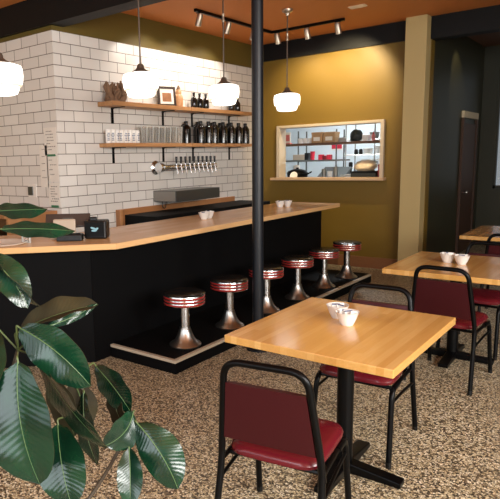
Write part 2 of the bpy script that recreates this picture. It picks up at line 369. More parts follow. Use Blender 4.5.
struct('wall_far', g, M['dgreen'])
g = MB()
for a in ((WX0, WX0+.03, 1.0, 3.0), (WX1-.05, WX1, 1.0, 3.0), (WX0, WX1, 1.0, 1.05), (WX0, WX1, 2.95, 3.0), (-1.53, -1.49, 1.0, 3.0)): g.box(a[0], a[1], 11.22, 11.3, a[2], a[3])
w2 = struct('window_2', g, M['dgreen'])
MB().box(WX0+.05, WX1-.05, 11.255, 11.262, 1.05, 2.95).build('window_pane', M['glass'], w2)
# door in the recess wall
d = struct('door_1', bx(-2.366, -2.345, 9.98, 10.76, .01, 2.08, bev=.004), M['door'])
g = MB()
g.box(-2.366, -2.325, 9.9, 9.98, 0, 2.16, bev=.004); g.box(-2.366, -2.325, 10.76, 10.84, 0, 2.16, bev=.004)
g.build('door_frame', M['door'], d)
MB().box(-2.366, -2.325, 9.9, 10.84, 2.16, 2.26, bev=.004).build('door_lintel', M['plaster'], d)
k = MB(); k.cyl((-2.345, 10.06, 1.0), (-2.29, 10.06, 1.0), .012); k.lathe([(0, 0), (.02, .002), (.03, .02), (.022, .04), (0, .045)], (-2.3, 10.06, 1.0), axis=(1, 0, 0)); k.build('door_knob', M['steel'], d)
# pass-through frame
g = MB()
g.box(-4.605, -4.555, 8.15, 8.37, 1.31, 2.11, bev=.004); g.box(-2.975, -2.925, 8.15, 8.37, 1.31, 2.11, bev=.004)
w1 = struct('window_1', g, M['frame_white'])
MB().box(-4.555, -2.975, 8.15, 8.37, 2.07, 2.11, bev=.004).build('head_board', M['frame_white'], w1)
MB().box(-4.68, -2.89, 8.08, 8.37, 1.27, 1.31, bev=.006).build('window_sill', M['sillwood'], w1)
# kitchen shell
struct('wall_kitchen_back', bx(-6.3, -2.5, 10.45, 10.6, 0, 2.98), M['kwall'])
struct('wall_kitchen_left', bx(-6.3, -6.15, 8.2, 10.45, 0, 2.98), M['kwall'])
struct('wall_kitchen_right', bx(-2.52, -2.5, 8.36, 10.45, 0, 2.98), M['kwall'])
struct('wall_kitchen_front', bx(-6.3, -5.2, 8.2, 8.35, 0, 2.98), M['kwall'])
# the street side: walls with wide windows, behind and to the right of the camera
g = MB(); g.box(-7.7, 3.2, -2.7, -2.5, 0, .75); g.box(-7.7, 3.2, -2.7, -2.5, 3.0, 3.37)
for a, b in ((-7.7, -6.9), (-4.6, -4.2), (-1.9, -1.5), (.9, 1.2), (2.9, 3.2)): g.box(a, b, -2.7, -2.5, .75, 3.0)
struct('wall_front', g, M['tan'])
g = MB(); g.box(3.0, 3.2, -2.5, 11.2, 0, .75); g.box(3.0, 3.2, -2.5, 11.2, 3.0, 3.37)
for a, b in ((-2.5, -1.9), (.7, 1.1), (3.6, 4.3), (6.7, 11.2)): g.box(3.0, 3.2, a, b, .75, 3.0)
struct('wall_right', g, M['tan'])
struct('wall_far_left', bx(-7.9, -7.7, -2.7, 4.3, 0, 3.37), M['tan'])
# black steel post carrying the beam
g = MB(); g.cyl((0, 0, .012), (0, 0, 3.07), .047, seg=24); g.lathe([(0, 0), (.1, 0), (.1, .012), (.06, .014)], seg=24)
p = g.build('support_post', M['post'], loc=(-2.515, 4.145, 0)); p['kind'] = 'structure'

# ------------------------------------------------------------------ bar counter
CT = 1.0; CB = .952
bar = thing('bar_counter', 'long L-shaped bar counter with pale maple top and black front', 'counter', (-3.2, 3.16, 0))
MB().prism([(0, 0), (0, 4.21), (-.83, 4.21), (-.83, .32)], CB, CT, bev=.004).build('worktop', M['counter'], bar)
an = math.atan2(.734, .679) - PI/2
cw, sw = math.cos(-an), math.sin(-an)
loc2 = lambda x, y: (x*cw - y*sw, x*sw + y*cw)
MB().prism([loc2(0, 0), loc2(-.83, .32), loc2(-.83-.679*1.9, .32-.734*1.9), loc2(-.22-.679*1.9, -.24-.734*1.9+.04)], CB, CT, bev=.004).build('angled_worktop', M['counter'], bar, rz=an)
g = MB(); g.box(-.27, -.23, -.07, 4.14, 0, CB); g.box(-.74, -.27, 4.1, 4.14, 0, CB)
g.build('front_panel', M['panel'], bar)
dx, dy = -.679, -.734
q0 = (-.23, -.075); q1 = (q0[0]+dx*1.6, q0[1]+dy*1.6); nx, ny = -.734*.04, .679*.04
MB().prism([q0, (q0[0]+nx, q0[1]+ny), (q1[0]+nx, q1[1]+ny), q1], 0, CB).build('angled_panel', M['panel'], bar)
st = thing('step_platform', 'low black platform with pale metal edge strip carrying the bar stools', 'platform', (-2.712, 3.255, 0))
MB().box(-.708, -.002, .002, 4.01, 0, .1).build('platform_body', M['panel'], st)
g = MB(); g.box(-.71, 0, 0, .035, .085, .109, bev=.003); g.box(-.035, 0, .035, 4.01, .085, .109, bev=.003)
g.build('edge_strip', M['strip'], st)
MB().box(-.71, -.035, .035, 4.01, .1, .1085).build('platform_top', M['platform'], st)

# ------------------------------------------------------------------ bar stools
def make_stool(label, x, y):
    t = thing('bar_stool', label, 'stool', (x, y, .109), 0, 'bar stools along the counter')
    MB().lathe([(0, 0), (.132, 0), (.135, .008), (.126, .018), (.098, .034), (.076, .065), (.058, .105), (.047, .14), (.046, .15), (0, .15)], seg=32).build('base', M['chromebase'], t)
    MB().lathe([(0, .145), (.038, .145), (.038, .345), (.07, .352), (0, .352)], seg=24).build('column', M['chrome'], t)
    pr = [(0, .35), (.15, .35), (.166, .353)]; ms = [0, 0]
    z = .353
    for k in range(3):
        pr += [(.168, z+.004), (.171, z+.008), (.171, z+.022), (.168, z+.026)]; ms += [0, 0, 1, 0]
        z += .026
    pr += [(.168, z+.01), (.1, z+.012), (0, z+.012)]; ms += [0, 0, 0]
    MB().lathe(pr, seg=40, ms=ms).build('seat_band', [M['chrome'], M['redband']], t)
    MB().lathe([(0, z+.004), (.165, z+.004), (.174, z+.009), (.174, z+.014), (.166, z+.02), (.13, z+.025), (0, z+.027)], seg=40).build('seat_cushion', M['stooltop'], t)
    return t
words = ['bar stool nearest the platform corner, red and chrome banded black seat', 'second bar stool from the platform corner, red and chrome banded seat',
 'bar stool partly hidden behind the black post', 'fourth bar stool along, first one past the black post',
 'fifth bar stool from the platform corner, last but one', 'bar stool farthest along the counter, nearest the mustard wall']
s0 = make_stool(words[0], -2.90, 3.62)
for i in range(1, 6): dup(s0, words[i], (-2.90, 3.62+.659*i, .109))

# ------------------------------------------------------------------ dining tables
def make_table(x0, x1, y0, y1, label, bx_, by_):
    t = thing('dining_table', label, 'table', ((x0+x1)/2, (y0+y1)/2, 0), 0, 'square maple dining tables')
    a, b = (x1-x0)/2, (y1-y0)/2
    MB().box(-a, a, -b, b, .712, .752, bev=.004).build('tabletop', M['table'], t)
    MB().cyl((bx_, by_, .04), (bx_, by_, .70), .042, seg=20).build('pedestal', M['blackmetal'], t)
    g = MB(); g.box(bx_-.2, bx_+.2, by_-.04, by_+.04, .697, .712); g.box(bx_-.04, bx_+.04, by_-.2, by_+.2, .697, .712); g.build('top_plate', M['blackmetal'], t)
    for k in range(4):
        an = k*PI/2
        g = MB(); g.box(.0, .3, -.036, .036, 0, .03, bev=.006)
        for v in g.bm.verts:
            if v.co.x < .1: v.co.z += .028*(v.co.z > .01)
        bmesh.ops.transform(g.bm, matrix=Matrix.Translation((bx_, by_, 0)) @ Matrix.Rotation(an+.03, 4, 'Z'), verts=g.bm.verts[:])
        g.build('foot', M['blackmetal'], t)
    return t
T1 = make_table(-1.616, -.768, 2.335, 3.312, 'square maple table in front, nearest and fully in view', .05, -.08)
T2 = make_table(-1.585, -.75, 4.466, 5.45, 'middle maple table at the right with two white bowls, behind the front one', .02, -.08)
T3 = make_table(-1.56, -.725, 6.69, 7.75, 'farthest maple table, at the right edge before the dark wall', 0, 0)

# ------------------------------------------------------------------ chairs
def make_chair(label, x, y, rz):
    t = thing('dining_chair', label, 'chair', (x, y, 0), rz, 'maroon vinyl dining chairs')
    # seat: rounded trapezoid cushion, bulging on top
    n = 28; rings = []
    g = MB()
    def outline(sx, sy, z, back=.9):
        o = []
        for i in range(n):
            a = 2*PI*i/n; c, s_ = math.cos(a), math.sin(a); e = .38
            px = math.copysign(abs(c)**e, c); py = math.copysign(abs(s_)**e, s_)
            k = back+(1-back)*(py+1)/2
            o.append(g.bm.verts.new((px*sx*k, py*sy, z)))
        return o
    rs = [outline(.19, .19, .425), outline(.212, .212, .43), outline(.216, .216, .445), outline(.208, .208, .462), outline(.18, .18, .474), outline(.10, .10, .479)]
    for a, b in zip(rs, rs[1:]):
        for i in range(n):
            f = g.bm.faces.new((a[i], a[(i+1) % n], b[(i+1) % n], b[i])); f.smooth = True
    f = g.bm.faces.new(rs[-1]); f.smooth = True; g.bm.faces.new(rs[0][::-1])
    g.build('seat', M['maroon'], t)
    TR = .015
    # back frame: one bent tube, narrower at the top, leaning back
    pts = arc([(-.212, -.205, .40), (-.205, -.215, .5), (-.166, -.273, .852), (.166, -.273, .852), (.205, -.215, .5), (.212, -.205, .40)], .075, 7)
    MB().tube(pts, TR, 10).build('back_frame', M['blackmetal'], t)
    # back pad: a thin padded board held between the tubes
    g = MB(); m_ = 8; rows = []
    for j in range(m_+1):
        v = j/m_; z = .505+.255*v; y_ = -.216-.166*(z-.5)
        hw = .203-.11*(z-.5)-.012
        bul = .012*math.sin(PI*v)+.006
        rows.append((z, y_, hw, bul))
    fr, bk = [], []
    for z, y_, hw, bul in rows:
        fr.append([g.bm.verts.new((hw*u, y_+.004+bul*(1-abs(u)**4)+.006, z)) for u in [-1, -.96, -.7, -.35, 0, .35, .7, .96, 1]])
        bk.append([g.bm.verts.new((hw*u, y_-.010-.25*bul*(1-abs(u)**4), z)) for u in [-1, -.96, -.7, -.35, 0, .35, .7, .96, 1]])
    for A, sgn in ((fr, 1), (bk, -1)):
        for j in range(m_):
            for i in range(8):
                f = g.bm.faces.new((A[j][i], A[j][i+1], A[j+1][i+1], A[j+1][i])); f.smooth = True
    for j in range(m_):
        for i in (0, 8): g.bm.faces.new((fr[j][i], fr[j+1][i], bk[j+1][i], bk[j][i]))
    for j in (0, m_):
        for i in range(8): g.bm.faces.new((fr[j][i], fr[j][i+1], bk[j][i+1], bk[j][i]))
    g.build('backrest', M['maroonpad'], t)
    g = MB()
    for s_ in (-1, 1): g.tube(arc([(s_*.203, -.205, .405), (s_*.203, .18, .405)], .02), .011, 8)
    g.tube([(-.203, .15, .405), (.203, .15, .405)], .011, 8); g.tube([(-.2, -.15, .405), (.2, -.15, .405)], .011, 8)
    g.build('seat_frame', M['blackmetal'], t)
    for s_ in (-1, 1):
        l = MB().tube(arc([(s_*.203, .06, .405), (s_*.206, .18, .405), (s_*.218, .245, .012)], .055, 6), TR, 10).build('leg', M['blackmetal'], t)
        MB().cyl((s_*.218, .245, 0), (s_*.2175, .243, .03), .0155, seg=12).build('foot_cap', M['blackgloss'], l)
        l = MB().tube(arc([(s_*.209, -.207, .43), (s_*.212, -.215, .36), (s_*.222, -.285, .012)], .1, 6), TR, 10).build('leg', M['blackmetal'], t)
        MB().cyl((s_*.222, -.285, 0), (s_*.2215, -.283, .03), .0155, seg=12).build('foot_cap', M['blackgloss'], l)
        MB().tube(arc([(s_*.214, -.215, .315), (s_*.213, -.02, .335), (s_*.209, .193, .335)], .1, 4), .008, 8).build('side_brace', M['blackmetal'], t)
    return t
C1 = make_chair('maroon chair in the foreground, its back to the viewer, before the front table', -1.129, 2.092, math.radians(10))
dup(C1, 'maroon chair tucked under the far side of the front table, facing the viewer', (-1.191, 3.118, 0), math.radians(183.4))
dup(C1, 'maroon chair with its back to the viewer, pulled up to the middle table', (-1.06, 4.44, 0), math.radians(-2.5))
dup(C1, 'maroon chair on the far side of the middle table, half hidden by it', (-1.06, 5.25, 0), math.radians(180-4))
dup(C1, 'maroon chair at the right edge, back to the viewer, at the farthest table', (-1.02, 6.42, 0), math.radians(4))

# ------------------------------------------------------------------ bowls with sugar packets
def make_bowl(label, x, y, z, group):
    g = MB(); prof = [(0, .004), (.028, .004), (.03, 0), (.033, .004), (.046, .032), (.059, .07), (.061, .072), (.058, .071), (.042, .034), (.026, .013), (0, .011)]
    g.lathe(prof, seg=28)
    o = g.build('bowl', M['white'], loc=(x, y, z)); return tag(o, label, 'bowl', group)
def packets(x, y, z, n, label, grp, k=0):
    rnd = random.Random(k)
    for i in range(n):
        g = MB(); g.box(-.021, .021, -.0015, .0015, 0, .052, bev=.001)
        g.mi = 1; g.box(-.021, .021, -.0019, .0019, .046, .0535)
        tz = rnd.uniform(-.25, .25); a = rnd.uniform(-.5, .5)+.5
        g2 = g.build('sugar_packet', [M['packet'], M['packetedge'] if i % 2 else M['packet']], loc=(x-.024+.048*i/max(1, n-1), y+rnd.uniform(-.006, .006), z+.026))
        g2.rotation_euler = (rnd.uniform(-.25, .25), tz*.8, a)
        tag(g2, label, 'sugar packet', grp)
bw = [('white bowl of packets nearer the camera on the front table', -1.187, 2.853, .752), ('white bowl behind the other one on the front table', -1.285, 2.955, .752),
 ('white bowl on the left of the pair on the middle table', -1.245, 5.0, .752), ('white bowl on the right of the pair on the middle table', -1.13, 4.96, .752),
 ('left white bowl of the pair on the counter near the beer taps', -3.655, 4.93, 1.0), ('right white bowl of the pair on the counter near the beer taps', -3.685, 5.06, 1.0),
 ('left white bowl of the pair at the far end of the bar counter', -3.66, 6.58, 1.0), ('right white bowl of the pair at the far end of the bar counter', -3.62, 6.70, 1.0),
 ('white bowl on the farthest table at the right edge', -1.19, 7.0, .752)]
b0 = make_bowl(*bw[0], 'small white bowls')
for l, x, y, z in bw[1:]:
    o = b0.copy(); COL.objects.link(o); o.location = (x, y, z); tag(o, l, 'bowl', 'small white bowls')
pk = ['paper sugar packet standing in the nearer bowl on the front table', 'paper sugar packet standing in the back bowl on the front table', 'paper sugar packet in the left bowl on the middle table', 'paper sugar packet in the right bowl on the middle table',
 'paper sugar packet in the left bowl by the beer taps', 'paper sugar packet in the right bowl by the beer taps', 'paper sugar packet in the left bowl at the far counter end', 'paper sugar packet in the right bowl at the far counter end', 'paper sugar packet in the bowl on the farthest table']
for i, (l, x, y, z) in enumerate(bw):
    packets(x, y, z, 5 if i < 2 else 3, pk[i], pk[i].replace('paper sugar packet', 'sugar packets'), i)

# ------------------------------------------------------------------ pendants
def make_pendant(label, y):
    zb = 2.165
    t = thing('pendant_lamp', label, 'pendant lamp', (-3.516, y, zb+.02), 0, 'schoolhouse pendant lamps over the bar')
    MB().lathe([(0, 0), (.09, .002), (.114, .010), (.125, .035), (.132, .06), (.146, .066), (.154, .09), (.158, .13), (.157, .172), (.148, .194), (.11, .207), (.06, .212)], seg=40).build('glass_shade', M['shade'], t)
    MB().lathe([(.131, .056), (.139, .057), (.147, .062), (.148, .067), (.14, .068)], seg=40).build('shade_ring', M['shadering'], t)
    MB().lathe([(0, .285), (.022, .283), (.03, .27), (.034, .25), (.05, .235), (.075, .222), (.08, .208), (.06, .208), (0, .208)], seg=28).build('fitter', M['bronze'], t)
    MB().cyl((0, 0, .28), (0, 0, 3.33-zb), .0075, seg=12).build('rod', M['bronze'], t)
    MB().lathe([(0, .83), (.012, .83), (.017, .845), (.012, .86), (.012, .9), (.016, .91), (0, .92)], seg=14).build('coupling', M['silver'], t)
    MB().lathe([(0, 3.28-zb), (.02, 3.28-zb), (.025, 3.305-zb), (.062, 3.325-zb), (.065, 3.35-zb), (0, 3.35-zb)], seg=24).build('canopy', M['silver'], t)
    return t
P0 = make_pendant('white glass pendant lamp at the left edge of the picture', 2.44)
dup(P0, 'white glass pendant lamp hanging before the left end of the shelves', (-3.516, 3.85, 2.185))
dup(P0, 'white glass pendant lamp just left of the black post', (-3.516, 5.13, 2.185))
dup(P0, 'white glass pendant lamp right of the post against the mustard wall', (-3.516, 6.48, 2.185))

P0.location = (-3.516, 2.41, 2.11)
for ch in P0.children:
    if ch.name.startswith(('rod', 'canopy')): ch.location.z = .075
# ------------------------------------------------------------------ track lighting
def head(parent, x, y, aim):
    a = v3(aim).normalized(); c = v3((x, y, -.1))
    g = MB(); g.cyl((x, y, -.03), (x, y, -.075), .009, seg=10); g.box(x-.03, x+.03, y-.016, y+.016, -.04, -.02)
    h = g.build('lamp_holder', M['blackmetal'], parent)
    MB().lathe([(0, -.06), (.03, -.06), (.038, -.04), (.038, .085), (.033, .085), (.028, .03), (0, .03)], c, 18, axis=a).build('lamp_head', M['silver'], h)
ta = thing('track_light', 'black ceiling track light running along the tiled wall', 'track light', (-4.26, 6.5, 3.37))
MB().box(-.018, .018, -.86, .86, -.034, 0, bev=.003).build('track', M['blackmetal'], ta)
for y in (-.78, -.18, .42): head(ta, 0, y, (-.35, .1, -.9))
tb = thing('track_light', 'black ceiling track light running along the mustard wall', 'track light', (-3.75, 7.4, 3.37))
MB().box(-.52, .55, -.018, .018, -.034, 0, bev=.003).build('track', M['blackmetal'], tb)
for x in (-.42, .03, .46): head(tb, x, 0, (.05, .3, -.95))
g = MB(); g.box(-.1, .1, -.05, .05, -.012, 0, bev=.003)
for i in range(6): g.box(-.085, .085, -.04+.015*i, -.034+.015*i, -.017, -.012)
tag(g.build('ceiling_vent', M['vent'], loc=(-2.85, 6.95, 3.37)), 'small pale vent plate on the orange ceiling', 'vent')

# ------------------------------------------------------------------ wall shelves
def make_shelf(label, y0, y1, z0, th, brs):
    t = thing('wall_shelf', label, 'shelf', (-4.98, (y0+y1)/2, z0), 0, 'wooden shelves on the tiled wall')
    h = (y1-y0)/2; yc = (y0+y1)/2
    MB().box(0, .245, -h, h, 0, th, bev=.004).build('board', M['shelf'], t)
    for b in brs:
        g = MB(); g.box(0, .008, b-yc-.018, b-yc+.018, -.185, 0, bev=.001); g.box(0, .2, b-yc-.018, b-yc+.018, -.009, 0, bev=.001)
        g.tube([(.006, b-yc, -.03), (.03, b-yc, -.006)], .006, 6)
        g.build('bracket', M['blackmetal'], t)
    return t
UZ, LZ = 2.262+.05, 1.80+.045
make_shelf('upper left wooden shelf with driftwood and framed picture', 4.70, 6.15, 2.262, .05, (4.93, 5.85))
make_shelf('upper right wooden shelf with a few dark bottles', 6.16, 7.66, 2.262, .05, (6.47, 7.38))
make_shelf('lower left wooden shelf with white cans and clear glasses', 4.70, 6.15, 1.80, .045, (4.92, 5.84))
make_shelf('lower right wooden shelf lined with black growlers', 6.16, 7.66, 1.80, .045, (6.48, 7.38))
# driftwood
g = MB(); rnd = random.Random(3)
for i in range(13):
    a = rnd.uniform(-.1, .1); p = [v3((rnd.uniform(-.05, .05), a, .0))]
    for k in range(4): p.append(p[-1]+v3((rnd.uniform(-.03, .03), rnd.uniform(-.05, .05), .05+.01*rnd.random())))
    g.tube(p, .01, 6, rad=[.034, .03, .026, .02, .01])
g.box(-.05, .05, -.11, .11, -.0, .02, bev=.008)
tag(g.build('driftwood_sculpture', M['stick'], loc=(-4.85, 4.86, UZ)), 'gnarled brown driftwood piece on the left end of the upper shelf', 'sculpture')
# picture frame leaning on the wall
t = thing('picture_frame', 'small framed sepia picture leaning on the upper shelf', 'picture frame', (-4.85, 5.80, UZ))
g = MB()
for a in ((-.13, -.1, 0, .25), (.1, .13, 0, .25), (-.1, .1, 0, .03), (-.1, .1, .22, .25)): g.box(-.012, .012, a[0], a[1], a[2], a[3], bev=.002)
fo = g.build('frame', M['frame'], t); fm = MB().box(-.006, .004, -.1, .1, .03, .22).build('mat_board', M['paper'], t); fp = MB().box(.004, .006, -.065, .065, .06, .17).build('picture', M['pic'], t)
for o in (fo, fm, fp): o.rotation_euler = (0, -.12, -.35)
# figurine jug
t = thing('figurine', 'tan ceramic figurine beside the framed picture on the upper shelf', 'figurine', (-4.85, 6.03, UZ))
MB().lathe([(0, 0), (.05, 0), (.058, .03), (.06, .09), (.052, .14), (.036, .165), (.04, .185), (.036, .21), (.02, .228), (0, .232)], seg=22).build('body', M['figure'], t)
MB().lathe([(0, .225), (.03, .225), (.022, .25), (.008, .275), (0, .28)], seg=16).build('hat', M['stick'], t)
for s_ in (-1, 1): MB().tube(arc([(0, s_*.05, .15), (0, s_*.082, .12), (0, s_*.05, .07)], .03), .012, 8).build('arm', M['figure'], t)
# bottles on the upper shelf
def bottle_upper(label, y, x=-4.86, s=1, first=[]):
    if first: 
        o = first[0].copy(); COL.objects.link(o)
        t = o; t.location = (x, y, UZ)
        for ch in first[0].children:
            c = ch.copy(); COL.objects.link(c); c.parent = t
        t['label'] = label; return t
    t = thing('bottle', label, 'bottle', (x, y, UZ), 0, 'dark bottles on the upper shelf')
    MB().lathe([(0, 0), (.042, 0), (.045, .006), (.045, .11), (.038, .135), (.018, .155), (.016, .19), (0, .19)], seg=20).build('body', M['bottle'], t)
    MB().lathe([(0, .186), (.019, .186), (.019, .21), (0, .212)], seg=14).build('cap', M['blackgloss'], t)
    first.append(t); return t
for l, y in (('dark bottle beside the figurine, first on the upper right shelf', 6.37), ('second dark bottle from the figurine on the upper right shelf', 6.50), ('third dark bottle from the figurine on the upper right shelf', 6.64),
             ('dark bottle partly behind the pendant, last but one on the upper shelf', 7.28), ('dark bottle at the right end of the upper shelf', 7.44)):
    bottle_upper(l, y)
# cans
ordn = ['first', 'second', 'third', 'fourth', 'fifth', 'sixth', 'seventh', 'eighth', 'ninth', 'tenth']
def printed(g, r, z0, z1, a0, a1, n, seed):
    # small printed marks wrapped on a cylinder
    rnd = random.Random(seed)
    for i in range(n):
        za = z0+(z1-z0)*i/n; zb = za+(z1-z0)/n*.62
        b0_, b1_ = a0+rnd.uniform(0, .2)*(a1-a0), a1-rnd.uniform(0, .35)*(a1-a0)
        st_ = 5; A = [(b0_+(b1_-b0_)*k/st_) for k in range(st_+1)]
        lo = [g.bm.verts.new((r*math.cos(a), r*math.sin(a), za)) for a in A]; hi = [g.bm.verts.new((r*math.cos(a), r*math.sin(a), zb)) for a in A]
        for k in range(st_): g.bm.faces.new((lo[k], lo[k+1], hi[k+1], hi[k]))
t0 = None
for i in range(8):
    lab = '%s white printed can from the left end of the lower shelf' % ordn[i]
    y = 4.755+.07*i
    if t0 is None:
        t0 = thing('can', lab, 'can', (-4.88, y, LZ), 0, 'white cans on the lower shelf')
        MB().lathe([(0, 0), (.026, 0), (.032, .008), (.032, .142), (.027, .152), (.027, .156), (.024, .152), (0, .152)], seg=20).build('body', M['white'], t0)
        g = MB(); printed(g, .0328, .03, .125, -1.3, .2, 5, 5); g.build('printed_label', M['canlabel'], t0)
    else: dup(t0, lab, (-4.88, y, LZ), rz=.25*((i*7) % 5-2))
# glasses
gl = None
for row, x, y0, n in (('front', -4.80, 5.29, 7), ('back', -4.90, 5.345, 7)):
    for i in range(n):
        lab = '%s clear beer glass after the cans, in the %s row of the lower shelf' % (ordn[i], row)
        if gl is None:
            gl = MB().lathe([(0, .008), (.03, .008), (.031, 0), (.033, .004), (.043, .205), (.0435, .207), (.041, .205), (.031, .016), (0, .014)], seg=20).build('beer_glass', M['glass'], loc=(x, y0, LZ))
            tag(gl, lab, 'glass', 'clear glasses on the lower shelf')
        else:
            o = gl.copy(); COL.objects.link(o); o.location = (x, y0+.113*i, LZ); o['label'] = lab
# growlers
gr = None
def growler(lab, x, y, rz=0):
    global gr
    if gr is None:
        gr = thing('growler', lab, 'bottle', (x, y, LZ), rz, 'black growlers on the lower shelf')
        MB().lathe([(0, 0), (.056, 0), (.064, .008), (.065, .185), (.06, .215), (.042, .24), (.026, .25), (.025, .272), (0, .272)], seg=26).build('body', M['bottle'], gr)
        MB().lathe([(0, .266), (.027, .266), (.028, .292), (.024, .3), (0, .302)], seg=18).build('cap', M['blackgloss'], gr)
        MB().tube(arc([(0, .022, .262), (0, .066, .247), (0, .059, .2)], .02), .007, 8).build('handle', M['bottle'], gr)
        g = MB(); printed(g, .0657, .05, .15, -.95, -.6, 6, 11); printed(g, .0657, .04, .15, -.45, -.36, 3, 4); g.build('printed_label', M['print'], gr)
        return gr
    return dup(gr, lab, (x, y, LZ), rz)
fy = (6.42, 6.60, 6.74, 6.955, 7.16, 7.36, 7.54)
for i, y in enumerate(fy): growler('%s black growler from the left in the front row of the lower right shelf' % ordn[i], -4.785, y-.01, (0, .1, -.1, .15, 0, .2, -.1)[i])
for i, y in enumerate((6.23, 6.49, 6.83, 7.03, 7.24)): growler('%s black growler from the left in the back row of the lower right shelf' % ordn[i], -4.91, y+.02, 2.6)

# ------------------------------------------------------------------ beer taps and the box under them
bt = thing('beer_tap_tower', 'chrome pipe of beer taps with black handles on the tiled wall', 'beer taps', (-4.98, 6.22, 1.54))
MB().lathe([(0, 0), (.085, 0), (.09, .012), (.06, .03), (.048, .05), (.048, .14), (0, .15)], (0, -.55, 0), 24, axis=(1, 0, 0)).build('wall_flange', M['chrome'], bt)
g = MB(); g.cyl((.12, -.6, 0), (.12, .6, 0), .036, seg=20); g.lathe([(0, 0), (.04, 0), (.04, .02), (.02, .035), (0, .04)], (.12, .6, 0), 18, axis=(0, 1, 0)); g.lathe([(0, 0), (.062, 0), (.062, .06), (.036, .09), (0, .09)], (.12, -.62, 0), 20, axis=(0, 1, 0)); g.cyl((0, .45, 0), (.12, .45, 0), .03)
g.build('pipe', M['chrome'], bt)
for i in range(10):
    y = -.34+.095*i
    g = MB(); g.cyl((.14, y, .0), (.2, y, .0), .012, seg=10); g.cyl((.19, y, .03), (.215, y, -.085), .011, .009, seg=10); g.cyl((.19, y, .02), (.19, y, .05), .009, seg=10)
    f = g.build('faucet', M['chrome'], bt)
    MB().lathe([(0, .045), (.010, .045), (.012, .06), (.017, .125), (.015, .135), (0, .137)], (.19, y, 0), 12).build('tap_handle', M['blackgloss'], f)
db = thing('steel_box', 'long dark steel box fixed to tiled wall below the beer taps', 'box', (-4.98, 6.10, 1.105))
MB().box(0, .38, -.48, .48, 0, .14, bev=.004).build('body', M['dgrey'], db)
MB().box(.01, .37, -.484, -.48, .008, .132).build('end_cap', M['steel'], db)
MB().tube(arc([(.1, -.42, 0), (.1, -.42, -.08), (.1, -.36, -.1), (.1, -.34, .0)], .04), .006, 6).build('cable', M['cord'], db)
# back bar
bb = thing('back_bar_cooler', 'low black cooler cabinet along the tiled wall with a wooden back board', 'cooler', (-4.98, 6.2, 0))
MB().box(.04, .58, -1.19, 1.4, 0, .985, bev=.004).build('cabinet', M['coolerblack'], bb)
g = MB(); g.box(.002, .04, -1.28, 1.27, .3, 1.055, bev=.004); g.build('back_board', M['bwood'], bb)
MB().box(.04, .08, -1.28, -1.2, .3, 1.055, bev=.004).build('side_board', M['bwood'], bb)
for i in range(3):
    d_ = MB().box(.58, .6, -1.18+.86*i, -.34+.86*i, .1, .9, bev=.004).build('door', M['coolerblack'], bb)
    MB().box(.6, .62, -.42+.86*i, -.39+.86*i, .45, .75, bev=.004).build('handle', M['steel'], d_)
# back counter against the side wall
bc = thing('back_counter', 'wooden back counter with open dark shelf by the tiled corner', 'counter', (-5.9, 3.75, 0))
MB().box(-.9, .85, -.3, .338, 1.075, 1.115, bev=.004).build('top', M['bwood'], bc)
g = MB(); g.box(-.9, -.86, -.29, .338, 0, 1.075); g.box(.79, .83, -.29, .338, 0, 1.075); g.box(-.86, .79, .30, .338, 0, 1.075); g.box(-.86, .79, -.29, .3, 0, .85)
g.build('cabinet', M['bwood'], bc)
MB().box(-.86, .79, -.28, .3, .85, .86).build('shelf_floor', M['blackgloss'], bc)
tag(MB().lathe([(0, 0), (.05, 0), (.06, .03), (.062, .05), (.055, .05), (0, .03)], seg=20).build('dish', M['darkred'], loc=(-5.45, 3.78, 1.115)), 'small dark red dish on the wooden back counter', 'dish')

# ------------------------------------------------------------------ things on the angled counter end
F2 = math.atan2(.643, .766)
pos = thing('till_monitor', 'dark till screen seen from behind on a beige stand', 'monitor', POS_TILL, math.radians(38))
g = MB(); g.box(-.17, .21, -.012, .012, -.06, .06, bev=.005); o = g.build('screen', M['screen'], pos); o.location = (0, .03, .15); o.rotation_euler = (-.5, 0, 0)
g = MB(); g.box(-.09, .1, -.07, -.045, .0, .165, bev=.012); o = g.build('stand', M['beige'], pos); o.rotation_euler = (-.1, 0, 0)
MB().box(-.12, .12, -.06, .12, 0, .012, bev=.005).build('foot', M['beige'], pos)
g = MB(); g.box(.215, .275, -.02, .02, .1, .18, bev=.008); g.build('customer_display', M['blackgloss'], pos)
g = MB(); g.box(-.045, .045, -.0145, -.012, -.02, .02, bev=.001); o = g.build('cover_plate', M['dgrey'], pos); o.location = (0.02, .03, .15); o.rotation_euler = (-.5, 0, 0)
kb = thing('receipt_printer', 'low black receipt printer in front of the till screen', 'printer', POS_PRT, math.radians(38))
MB().box(-.105, .105, -.05, .05, 0, .055, bev=.008).build('body', M['blackgloss'], kb)
MB().box(-.085, .085, -.02, .02, .055, .062, bev=.002).build('lid', M['blackmetal'], kb)
cb = thing('card_terminal', 'black box with a pale blue bird emblem on the counter', 'card terminal', POS_TERM, math.radians(32))
MB().box(-.095, .095, -.07, .07, 0, .155, bev=.015).build('body', M['blackgloss'], cb)
MB().box(-.08, .08, -.0745, -.069, .02, .14, bev=.002).build('front_plate', M['blackmetal'], cb)
def ell(g, cx, cz, a, b, rot, y0=-.077, y1=-.0745):
    poly = [(cx+a*math.cos(t)*math.cos(rot)-b*math.sin(t)*math.sin(rot), cz+a*math.cos(t)*math.sin(rot)+b*math.sin(t)*math.cos(rot)) for t in [2*PI*i/18 for i in range(18)]]
    lo = [g.bm.verts.new((x, y0, z)) for x, z in poly]; hi = [g.bm.verts.new((x, y1, z)) for x, z in poly]
    g.bm.faces.new(lo); g.bm.faces.new(hi[::-1])
    for i in range(18): g.bm.faces.new((lo[i], lo[(i+1) % 18], hi[(i+1) % 18], hi[i]))
